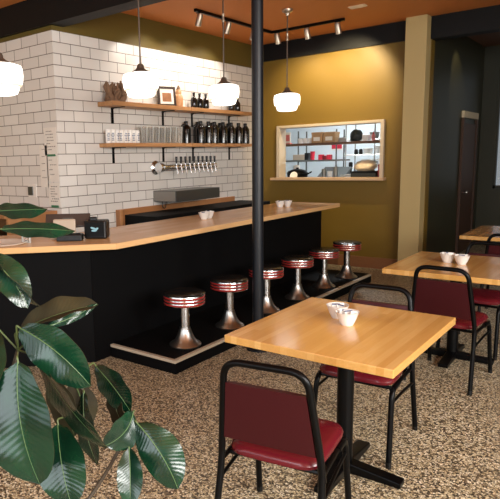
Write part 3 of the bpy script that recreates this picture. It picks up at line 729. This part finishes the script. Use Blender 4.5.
g = MB(); ell(g, -.014, .092, .022, .008, -.25); ell(g, .018, .086, .016, .009, .5); ell(g, -.004, .072, .024, .009, .08); g.build('emblem', M['logo'], cb)
MB().tube(arc([(-.09, -.04, .02), (-.12, -.06, .05), (-.13, -.07, .01), (-.15, -.09, .008)], .04), .006, 6).build('cord', M['cord'], cb)
tag(MB().lathe([(0, 0), (.17, 0), (.19, .006), (.2, .014), (.195, .016), (.17, .008), (0, .007)], seg=36).build('tray', M['paper'], loc=POS_TRAY), 'round white tray at the left end of the counter', 'tray')
jr = thing('glass_jar', 'small clear jar holding dark wire on the counter by the leaves', 'jar', POS_JAR)
MB().lathe([(0, .005), (.034, .005), (.037, 0), (.038, .006), (.038, .085), (.032, .1), (.034, .11), (.031, .11), (.034, .085), (.034, .01), (0, .01)], seg=20).build('body', M['glass'], jr)
g = MB(); rnd = random.Random(5)
for k in range(3): g.tube([(rnd.uniform(-.02, .02), rnd.uniform(-.02, .02), .015+.012*q) for q in range(7)], .0022, 6)
g.build('wire', M['wire'], jr)

# ------------------------------------------------------------------ papers and switch on the tiled corner
def sheet(name, label, cx, z, w, h, plane, lines, tape=False, seed=1, grp='papers on the tiled corner'):
    rnd = random.Random(seed)
    t = thing(name, label, 'paper', (0, 0, 0), 0, grp)
    nx_ = 10; A = []
    g = MB()
    if plane == 'Y':   # on the side wall, facing -Y
        t.location = (cx, 4.09, z)
        g.box(-w/2, w/2, -.006, -.002, -h/2, h/2)
        def mark(a, b, c, d): g.mi = 1; g.box(a, b, -.0066, -.006, c, d)
        def tp(a, b, c, d): MB().box(a, b, -.009, 0, c, d).build('tape', M['greentape'], t)
    else:
        t.location = (-4.98, cx, z)
        g.box(.002, .006, -w/2, w/2, -h/2, h/2)
        def mark(a, b, c, d): g.mi = 1; g.box(.006, .0066, a, b, c, d)
        def tp(a, b, c, d): MB().box(0, .009, a, b, c, d).build('tape', M['greentape'], t)
    for i in range(lines):
        zz = h/2-.04-(h-.07)*i/lines; a = -w*.36+rnd.uniform(0, .03); ln = rnd.uniform(.3, .7)*w
        n = 4
        for q in range(n): mark(a+ln*q/n, a+ln*(q+.55+.3*rnd.random())/n, zz-.006, zz+.004)
    g.build('sheet', [M['paper'], M['ink']], t)
    if tape: tp(-w*.3, w*.35, -h/2-.012, -h/2+.012)
    return t
sheet('paper_sheet', 'narrow white paper on the side wall, left of the taped ones', -5.235, 1.60, .14, .46, 'Y', 5, False, 2)
sheet('paper_sheet', 'white paper with sketches topmost at the tiled corner, green tape below', -5.10, 1.87, .21, .30, 'Y', 7, True, 3)
sheet('paper_sheet', 'white paper in the middle of the tiled corner stack', -5.085, 1.57, .19, .28, 'Y', 4, False, 4)
sheet('paper_sheet', 'lowest white paper at the tiled corner with green tape below', -5.085, 1.29, .19, .26, 'Y', 7, True, 5)
t = thing('wall_switch', 'dark switch on a pale plate, on the tiled side wall', 'switch', (-5.485, 4.09, 1.325))
MB().box(-.07, .085, -.008, 0, -.075, .075, bev=.003).build('plate', M['paper'], t); MB().box(-.055, .03, -.02, -.008, -.05, .05, bev=.003).build('rocker', M['dgrey'], t)
"""KITCHEN"""
# ------------------------------------------------------------------ kitchen behind the pass-through
t = thing('pass_counter', 'steel counter just inside the kitchen pass-through', 'counter', (-3.75, 8.7, 0))
MB().box(-1.1, 1.1, -.33, .3, 1.225, 1.265, bev=.004).build('top', M['steel'], t)
for x in (-1.0, 1.0):
    for y in (-.26, .24): MB().cyl((x, y, 0), (x, y, 1.225), .02, seg=10).build('leg', M['steel'], t)
t = thing('pass_shelf', 'brown shelf across the kitchen pass-through at eye height', 'shelf', (-3.75, 8.62, 1.80))
MB().box(-1.15, 1.15, -.17, .17, 0, .035, bev=.003).build('board', M['kshelf'], t)
for x in (-1.1, 1.1):
    MB().cyl((x, .12, -.535), (x, .12, 0), .012, seg=10).build('upright', M['steel'], t)
PZ = 1.835
def kb_(name, label, cat, x0, x1, y0, y1, z0, z1, mat, bev=.006, grp=None):
    o = bx(-(x1-x0)/2, (x1-x0)/2, -(y1-y0)/2, (y1-y0)/2, 0, z1-z0, bev=bev).build(name, mat, loc=((x0+x1)/2, (y0+y1)/2, z0)); return tag(o, label, cat, grp)
def kraft(label, x0, x1, z1):
    t = thing('carton', label, 'box', ((x0+x1)/2, 8.62, PZ), 0, 'cartons on the pass shelf'); h = (x1-x0)/2
    MB().box(-h, h, -.09, .09, 0, z1-PZ-.015, bev=.004).build('body', M['kraft'], t)
    MB().box(-h-.004, h+.004, -.094, .094, z1-PZ-.03, z1-PZ, bev=.004).build('lid', M['kraft'], t)
    MB().box(-h*.6, h*.6, -.092, -.09, .03, .09).build('label', M['paper'], t)
t = thing('card_holder', 'pinkish white card stand at the left end of the pass shelf', 'card stand', (-4.66, 8.62, PZ))
MB().box(-.055, .055, -.01, .01, 0, .19, bev=.003).build('card', M['paper'], t); MB().box(-.06, .06, -.04, .04, 0, .02, bev=.003).build('base', M['pink'], t); MB().box(-.04, .04, -.012, -.01, .05, .15).build('print', M['pink'], t)
for i, x in enumerate((-4.42, -4.335, -4.25)):
    tag(MB().lathe([(0, .004), (.03, .004), (.034, 0), (.042, .08), (.043, .082), (.039, .08), (.03, .01), (0, .01)], seg=18).build('cup', M['white'], loc=(x, 8.6, PZ)), ('left', 'middle', 'right')[i]+' one of three white cups on the kitchen pass shelf', 'cup', 'white cups on the pass shelf')
kraft('left brown carton on the kitchen pass shelf', -4.195, -4.02, 2.0); kraft('right brown carton on the kitchen pass shelf', -4.0, -3.81, 1.995)
def lump(name, label, cat, loc, r, mat, seed=1, amp=.2):
    g = MB(); bmesh.ops.create_icosphere(g.bm, subdivisions=3, radius=1)
    from mathutils import noise
    for v in g.bm.verts:
        n = noise.noise(v.co*2+Vector((seed*7, 0, 0)))*amp+noise.noise(v.co*5+Vector((seed*3, 1, 0)))*amp*.5
        c = v.co*(1+n); v.co = Vector((c.x*r[0], c.y*r[1], max(c.z, -.75)*r[2]+.75*r[2]))
    for f in g.bm.faces: f.smooth = True
    return tag(g.build(name, mat, loc=loc), label, cat) if label else g.build(name, mat, loc=loc)
lump('bag', 'crumpled black bag on the right of the kitchen pass shelf', 'bag', (-3.505, 8.62, PZ), (.095, .08, .105), M['blackbag'], 2)
kb_('white_box', 'small white box right of the black bag on the pass shelf', 'box', -3.39, -3.31, 8.55, 8.68, PZ, 1.93, M['white'])
t = thing('sauce_bottle', 'pink sauce bottle at the right end of the pass shelf', 'bottle', (-3.245, 8.62, PZ))
MB().lathe([(0, 0), (.024, 0), (.026, .01), (.026, .085), (.014, .1), (0, .1)], seg=16).build('body', M['pink'], t); MB().lathe([(0, .098), (.013, .098), (.004, .13), (0, .13)], seg=12).build('nozzle', M['red'], t)
CZ = 1.265
t = thing('black_pan', 'dark covered pan at the left of the kitchen counter', 'pan', (-4.48, 8.62, CZ))
MB().lathe([(0, 0), (.13, 0), (.16, .03), (.168, .1), (.172, .102), (0, .102)], seg=28).build('body', M['blackmetal'], t); MB().lathe([(0, .102), (.17, .102), (.15, .135), (.08, .16), (.02, .17), (.022, .19), (0, .192)], seg=28).build('lid', M['blackmetal'], t)
MB().tube(arc([(.16, 0, .08), (.21, 0, .1), (.25, 0, .12)], .03), .012, 8).build('handle', M['blackmetal'], t)
o = MB().lathe([(0, 0), (.04, 0), (.065, .008), (.066, .011), (.04, .005), (0, .005)], seg=24).build('plate', M['white'], loc=(-4.43, 8.405, CZ+.035)); o.rotation_euler = (1.25, 0, 0); o.location.z = CZ+.064; tag(o, 'small white plate leaning before the dark pan', 'plate')
kb_('paper_slips', 'white paper slips lying on the kitchen counter', 'paper', -4.25, -3.75, 8.42, 8.55, CZ, CZ+.025, M['paper'], .003)
t = thing('tray', 'dark tray under the cream bread bag in the kitchen', 'tray', (-3.33, 8.6, CZ))
MB().box(-.19, .19, -.13, .13, 0, .11, bev=.012).build('body', M['blackbag'], t); MB().box(-.2, .2, -.14, .14, .11, .125, bev=.004).build('rim', M['blackmetal'], t)
lump('bread_bag', 'cream coloured bread bag on the dark tray in the kitchen', 'bag', (-3.34, 8.6, CZ+.125), (.165, .11, .095), M['bread'], 4, .15)
kb_('red_bin', 'dark red container at the right end of the kitchen counter', 'container', -3.125, -3.05, 8.5, 8.68, CZ, 1.49, M['darkred'], .01)
t = thing('basket', 'small wire basket on the kitchen counter left of the tray', 'basket', (-3.6, 8.52, CZ))
g = MB()
for z in (.005, .04, .075): g.tube([(-.07, -.06, z), (.07, -.06, z), (.07, .06, z), (-.07, .06, z)], .004, 6, closed=True)
for i in range(8): g.tube([(-.07+.02*i, -.06, 0), (-.07+.02*i, -.06, .078)], .003, 5); g.tube([(-.07+.02*i, .06, 0), (-.07+.02*i, .06, .078)], .003, 5)
g.build('wires', M['steel'], t); MB().box(-.066, .066, -.056, .056, 0, .03, bev=.004).build('lining', M['kraft'], t)
t = thing('plate_stack', 'stack of white plates on the pass shelf beside the black bag', 'plates', (-3.71, 8.6, PZ))
for k in range(6): MB().lathe([(0, 0), (.04, 0), (.068, .009), (.069, .011), (.04, .004), (0, .004)], (0, 0, .011*k), 20).build('plate', M['white'], t)
t = thing('paper_roll', 'white paper roll standing behind the dark pan in the kitchen', 'paper roll', (-4.62, 8.86, CZ)); MB().lathe([(.02, 0), (.055, 0), (.055, .22), (.02, .22)], seg=20).build('roll', M['paper'], t); MB().lathe([(0, -.0), (.018, 0), (.018, .225), (0, .225)], seg=14).build('core', M['kraft'], t)
for i, (x, hh, m_) in enumerate(((-4.12, .16, 'steel'), (-4.02, .12, 'white'), (-3.92, .19, 'steel'))):
    tag(MB().lathe([(0, .004), (.034, .004), (.036, 0), (.04, hh-.004), (.041, hh), (.036, hh), (.034, .01), (0, .01)], seg=18).build('canister', M[m_], loc=(x, 8.84, CZ)), ('steel canister left of the small white one at the back of the kitchen counter', 'small white canister between two steel ones on the kitchen counter', 'tall steel canister right of the small white one on the kitchen counter')[i], 'canister')
t = thing('wall_rail', 'steel rail with hanging ladles on the kitchen rear wall', 'rail', (-3.3, 10.45, 1.98)); MB().tube(arc([(-.4, 0, 0), (-.4, -.05, 0), (.4, -.05, 0), (.4, 0, 0)], .02), .008, 8).build('rail', M['steel'], t)
for k in range(5):
    g = MB(); x = -.32+.16*k; g.tube([(x, -.06, .01), (x, -.062, -.2)], .006, 6); g.lathe([(0, -.03), (.02, -.026), (.035, -.005), (.036, 0), (.03, -.002), (0, -.02)], (x, -.075, -.2), 14); g.build('ladle', M['dgrey'] if k % 2 else M['steel'], t)
# back work table with shelf
t = thing('kitchen_shelf_unit', 'steel shelf unit with a thin shelf along the kitchen rear', 'shelf unit', (-4.75, 9.75, 0))
MB().box(-.5, .6, -.2, .2, 1.535, 1.565, bev=.003).build('shelf', M['steel'], t); MB().box(-.5, .6, -.2, .3, .87, .9, bev=.003).build('worktop', M['steel'], t)
for x in (-.22, .5): MB().cyl((x, -.16, 0), (x, -.16, 2.08), .013, seg=10).build('upright', M['dgrey'], t); MB().cyl((x, .16, 0), (x, .16, 2.08), .013, seg=10).build('upright', M['dgrey'], t)
kz = 1.565
t = thing('radio', 'beige and black radio on the thin kitchen shelf', 'radio', (-4.93, 9.63, kz)); MB().box(-.14, .09, -.06, .06, 0, .1, bev=.008).build('body', M['beige'], t); MB().box(.09, .16, -.06, .06, 0, .125, bev=.006).build('speaker', M['blackgloss'], t)
tag(MB().lathe([(0, .004), (.032, .004), (.034, 0), (.042, .145), (.044, .15), (.038, .146), (.03, .012), (0, .012)], seg=18).build('cup', M['red'], loc=(-4.71, 9.63, kz)), 'tall red plastic cup on the thin kitchen shelf', 'cup')
for i, (x0, x1, h, m_) in enumerate(((-4.53, -4.46, .09, 'red'), (-4.45, -4.385, .07, 'darkred'), (-4.375, -4.31, .085, 'red'))):
    kb_('packet_box', ('left', 'middle', 'right')[i]+' one of three small red boxes on the thin kitchen shelf', 'box', x0-.05, x1-.05, 9.58, 9.68, kz, kz+h, M[m_], .004, 'red boxes on the kitchen shelf')
t = thing('notice', 'pink and white notice on the kitchen rear wall', 'notice', (-4.62, 10.45, 1.79)); MB().box(-.11, .11, -.006, 0, -.06, .06).build('sheet', M['paper'], t); MB().box(-.1, .1, -.008, -.006, -.035, .04).build('print', M['red'], t)
t = thing('oven_hood', 'sloping grey steel cover standing behind the kitchen counter', 'hood', (-4.18, 9.26, 0))
g = MB(); g.prism([(-.27, -.2), (.27, -.2), (.27, .2), (-.27, .2)], .95, 1.44)
for v in g.bm.verts:
    if v.co.z > 1.2 and v.co.y < 0: v.co.z -= .2
    if v.co.z > 1.2: v.co.x = v.co.x*.88+.03
g.build('cover', M['dgrey'], t); MB().box(-.3, .3, -.22, .22, 0, .95, bev=.006).build('body', M['steel'], t)
# wire rack with containers
t = thing('wire_rack', 'steel wire rack of supplies at the right of the kitchen', 'rack', (-3.45, 9.72, 0))
for x in (-.6, -.11, .42):
    for y in (-.2, .2): MB().cyl((x, y, 0), (x, y, 2.15), .011, seg=8).build('upright', M['steel'], t)
for z in (1.18, 1.415, 1.63, 1.88):
    g = MB(); g.tube([(-.62, -.2, z), (.44, -.2, z), (.44, .2, z), (-.62, .2, z)], .008, 6, closed=True)
    for i in range(14): g.tube([(-.6+.08*i, -.2, z), (-.6+.08*i, .2, z)], .004, 5)
    g.build('wire_shelf', M['steel'], t)
def tub(label, x, z, w=.15, h=.1, mat='white'):
    t = thing('storage_tub', label, 'tub', (x, 9.66, z+.008), 0, 'tubs on the wire rack')
    MB().lathe([(0, 0), (w*.42, 0), (w*.5, h*.9), (0, h*.9)], seg=20).build('body', M[mat], t); MB().lathe([(0, h*.88), (w*.53, h*.88), (w*.53, h), (0, h)], seg=20).build('lid', M[mat], t)
tub('white tub at the left on the second wire rack shelf', -3.72, 1.63); tub('white tub at the right on the second wire rack shelf', -3.54, 1.63, .15, .13); tub('white tub at the left of the top wire rack shelf', -3.9, 1.88, .16, .12); tub('grey tub in the middle of the top wire rack shelf', -3.62, 1.88, .15, .11, 'grey'); tub('white tub at the right of the top wire rack shelf', -3.4, 1.88, .16, .14)
for i, (x, z, l) in enumerate(((-3.91, 1.63, 'left black canister on the second wire rack shelf'), (-3.83, 1.63, 'right black canister on the second wire rack shelf'), (-4.0, 1.415, 'left black canister on the lower wire rack shelf'), (-3.87, 1.415, 'right black canister on the lower wire rack shelf'))):
    o = MB().lathe([(0, 0), (.03, 0), (.033, .01), (.033, .07), (.026, .08), (.026, .09), (0, .092)], seg=14).build('canister', M['blackgloss'], loc=(x, 9.62, z+.008)); tag(o, l, 'canister', 'black canisters on the wire rack')
for i, (x, l) in enumerate(((-3.7, 'left white tray stack on the lower wire rack shelf'), (-3.42, 'right white tray stack on the lower wire rack shelf'))):
    g = MB()
    for k in range(4): g.box(-.11, .11, -.12, .12, k*.036, k*.036+.028, bev=.006)
    tag(g.build('tray_stack', M['white'], loc=(x, 9.7, 1.423)), l, 'tray', 'trays on the wire rack')
t = thing('kitchen_light', 'long white fluorescent light on the kitchen ceiling', 'ceiling light', (-4.0, 9.3, 2.9)); MB().box(-.62, .62, -.09, .09, -.05, 0, bev=.004).build('housing', M['white'], t); MB().box(-.6, .6, -.075, .075, -.06, -.05).build('diffuser', M['tube_light'], t)

# ------------------------------------------------------------------ rubber plant in the foreground
PX, PY = -1.06, .53
pl = thing('rubber_plant', 'large potted rubber plant with glossy dark leaves in the left foreground', 'plant', (PX, PY, 0))
MB().lathe([(0, 0), (.13, 0), (.14, .01), (.175, .3), (.185, .3), (.19, .345), (.172, .345), (.165, .3), (0, .29)], seg=32).build('pot', M['pot'], pl)
MB().lathe([(0, .29), (.166, .29), (.16, .315), (.08, .322), (0, .325)], seg=24).build('soil', M['soil'], pl)
off = v3((PX, PY, 0))
stems = []
for S_, r0, r1 in ((STEM_A, .011, .005), (STEM_B, .01, .004), (STEM_C, .006, .003), (STEM_D, .008, .003)):
    pts = [v3(p_)-off for p_ in S_]
    pts = [v3((pts[0].x*.35, pts[0].y*.35, .31))] + pts
    sm = []
    for i in range(len(pts)-1):
        a, b = pts[i], pts[i+1]; pa = pts[max(i-1, 0)]; pb = pts[min(i+2, len(pts)-1)]
        for k in range(5):
            t_ = k/5
            sm.append(.5*((2*a)+(b-pa)*t_+(2*pa-5*a+4*b-pb)*t_**2+(3*a-pa-3*b+pb)*t_**3))
    sm.append(pts[-1]); n = len(sm)
    MB().tube(sm, .01, 8, rad=[r0+(r1-r0)*i/(n-1) for i in range(n)]).build('stem', M['stem'], pl)
    stems += sm
def make_leaf(B, T, S, N, hw, fold, bow, sb, mt):
    B, T, S, N = v3(B)-off, v3(T)-off, v3(S), v3(N)
    n, m_ = 18, 8; L = T-B; g = MB(); uvs = {}
    def prof(t):
        if t < .9: return hw*(math.sin(PI*min(1, t*.92+.03))**.72)*(1.0 if t > .05 else .6)
        return hw*(math.sin(PI*(.9*.92+.03))**.72)*max(0, (1-t)/.1)**.7
    cf, sf = math.cos(math.radians(fold)), math.sin(math.radians(fold))
    def ctr(t): return B+L*t+N*(bow*4*t*(1-t))+S*(sb*4*t*(1-t))*(-1)
    top, bot = [], []
    for i in range(n+1):
        t = i/n; w = max(prof(t), .0008) if 0 < i < n else .0008
        c = ctr(t); ra, rb = [], []
        for j in range(-m_//2, m_//2+1):
            u = j/(m_/2)
            wav = .0025*math.sin(t*17+u*2)*abs(u)
            q = c+S*(w*u*cf)+N*(abs(u)*w*sf-.25*w*u*u*.4+wav)
            va = g.bm.verts.new(q+N*.0006); vb = g.bm.verts.new(q-N*.0006); ra.append(va); rb.append(vb); uvs[va] = uvs[vb] = (u, t)
        top.append(ra); bot.append(rb)
    lay = g.bm.loops.layers.uv.new('UVMap')
    def face(vs, mi):
        f = g.bm.faces.new(vs); f.smooth = True; f.material_index = mi
        for l in f.loops: l[lay].uv = uvs[l.vert]
    for i in range(n):
        for j in range(m_):
            face((top[i][j], top[i][j+1], top[i+1][j+1], top[i+1][j]), 1 if mt else 0); face((bot[i][j], bot[i+1][j], bot[i+1][j+1], bot[i][j+1]), 0 if mt else 1)
        for j in (0, m_): face((top[i][j], top[i+1][j], bot[i+1][j], bot[i][j]), 1)
    for i in (0, n):
        for j in range(m_): face((top[i][j], top[i][j+1], bot[i][j+1], bot[i][j]), 1)
    lf = g.build('leaf', [M['leaf'], M['leafunder']], pl)
    # pale midrib standing slightly proud, running on into the leaf stalk
    near = min(stems, key=lambda p_: (p_-B).length)
    pts = [ctr(i/14)+N*.0005 for i in range(15)]
    MB().tube(pts, .001, 6, rad=[.0015-.001*i/14 for i in range(15)]).build('midrib', M['rib'], lf)
    if (near-B).length > .004:
        d_ = (near-B); MB().tube(arc([near, B-L.normalized()*min(.01, d_.length*.3), B, B+L*.02], .02, 4), .002, 7).build('stalk', M['stalk'], lf)
for l_ in LEAVES: make_leaf(*l_)

# ------------------------------------------------------------------ light
def area(name, loc, rot, sx, sy, power, col):
    l = bpy.data.lights.new(name, 'AREA'); l.shape = 'RECTANGLE'; l.size = sx; l.size_y = sy; l.energy = power; l.color = col
    o = bpy.data.objects.new(name, l); COL.objects.link(o); o.location = loc; o.rotation_euler = rot; return o
DAY = (1, .97, .93)
for y, w, p_ in ((-.6, 2.4, WR[0]), (2.35, 2.3, WR[1]), (5.5, 2.2, WR[2])):
    area('daylight_right', (3.55, y, 2.55), (0, PI/2-.55, 0), 2.1, w, p_, DAY)
for x, w, p_ in ((-5.7, 2.2, WF[0]), (-3.05, 2.2, WF[1]), (-.3, 2.3, WF[2])):
    area('daylight_front', (x, -2.55, 1.9), (PI/2, 0, 0), w, 2.1, p_, (.88, .94, 1))
def spot(name, loc, tgt, power, ang, col=(1, .8, .52), blend=.6):
    l = bpy.data.lights.new(name, 'SPOT'); l.energy = power; l.spot_size = math.radians(ang); l.spot_blend = blend; l.color = col; l.shadow_soft_size = .03
    o = bpy.data.objects.new(name, l); COL.objects.link(o); o.location = loc
    o.rotation_euler = (v3(tgt)-v3(loc)).to_track_quat('-Z', 'Y').to_euler(); return o
spot('track_spot', (-3.27, 7.45, 3.18), (-3.5, 8.2, 2.6), 115, 100, (1, .82, .5))
spot('track_spot', (-3.70, 7.45, 3.18), (-3.8, 8.2, 2.5), 36, 90, (1, .82, .5))
spot('track_spot', (-4.15, 7.45, 3.18), (-4.2, 8.2, 2.5), 30, 90, (1, .82, .5))
for y in (5.72, 6.32, 6.92): spot('track_spot', (-4.3, y, 3.18), (-4.98, y-.15, 2.5), 36, 95, (1, .9, .78))
spot('recess_spot', (-1.95, 9.3, 3.3), (-2.36, 9.5, 2.7), 16, 60)
area('kitchen_tube', (-4.0, 9.3, 2.83), (0, 0, 0), 1.2, .15, 42, (.92, .97, 1))
w = bpy.data.worlds.new('daylight'); sc.world = w; w.use_nodes = True
bg = w.node_tree.nodes['Background']; bg.inputs[0].default_value = (.80, .9, 1, 1); bg.inputs[1].default_value = WORLD
vs = sc.view_settings; vs.view_transform = 'Standard'; vs.look = 'None'; vs.gamma = 1; vs.use_curve_mapping = False; vs.exposure = EXPO
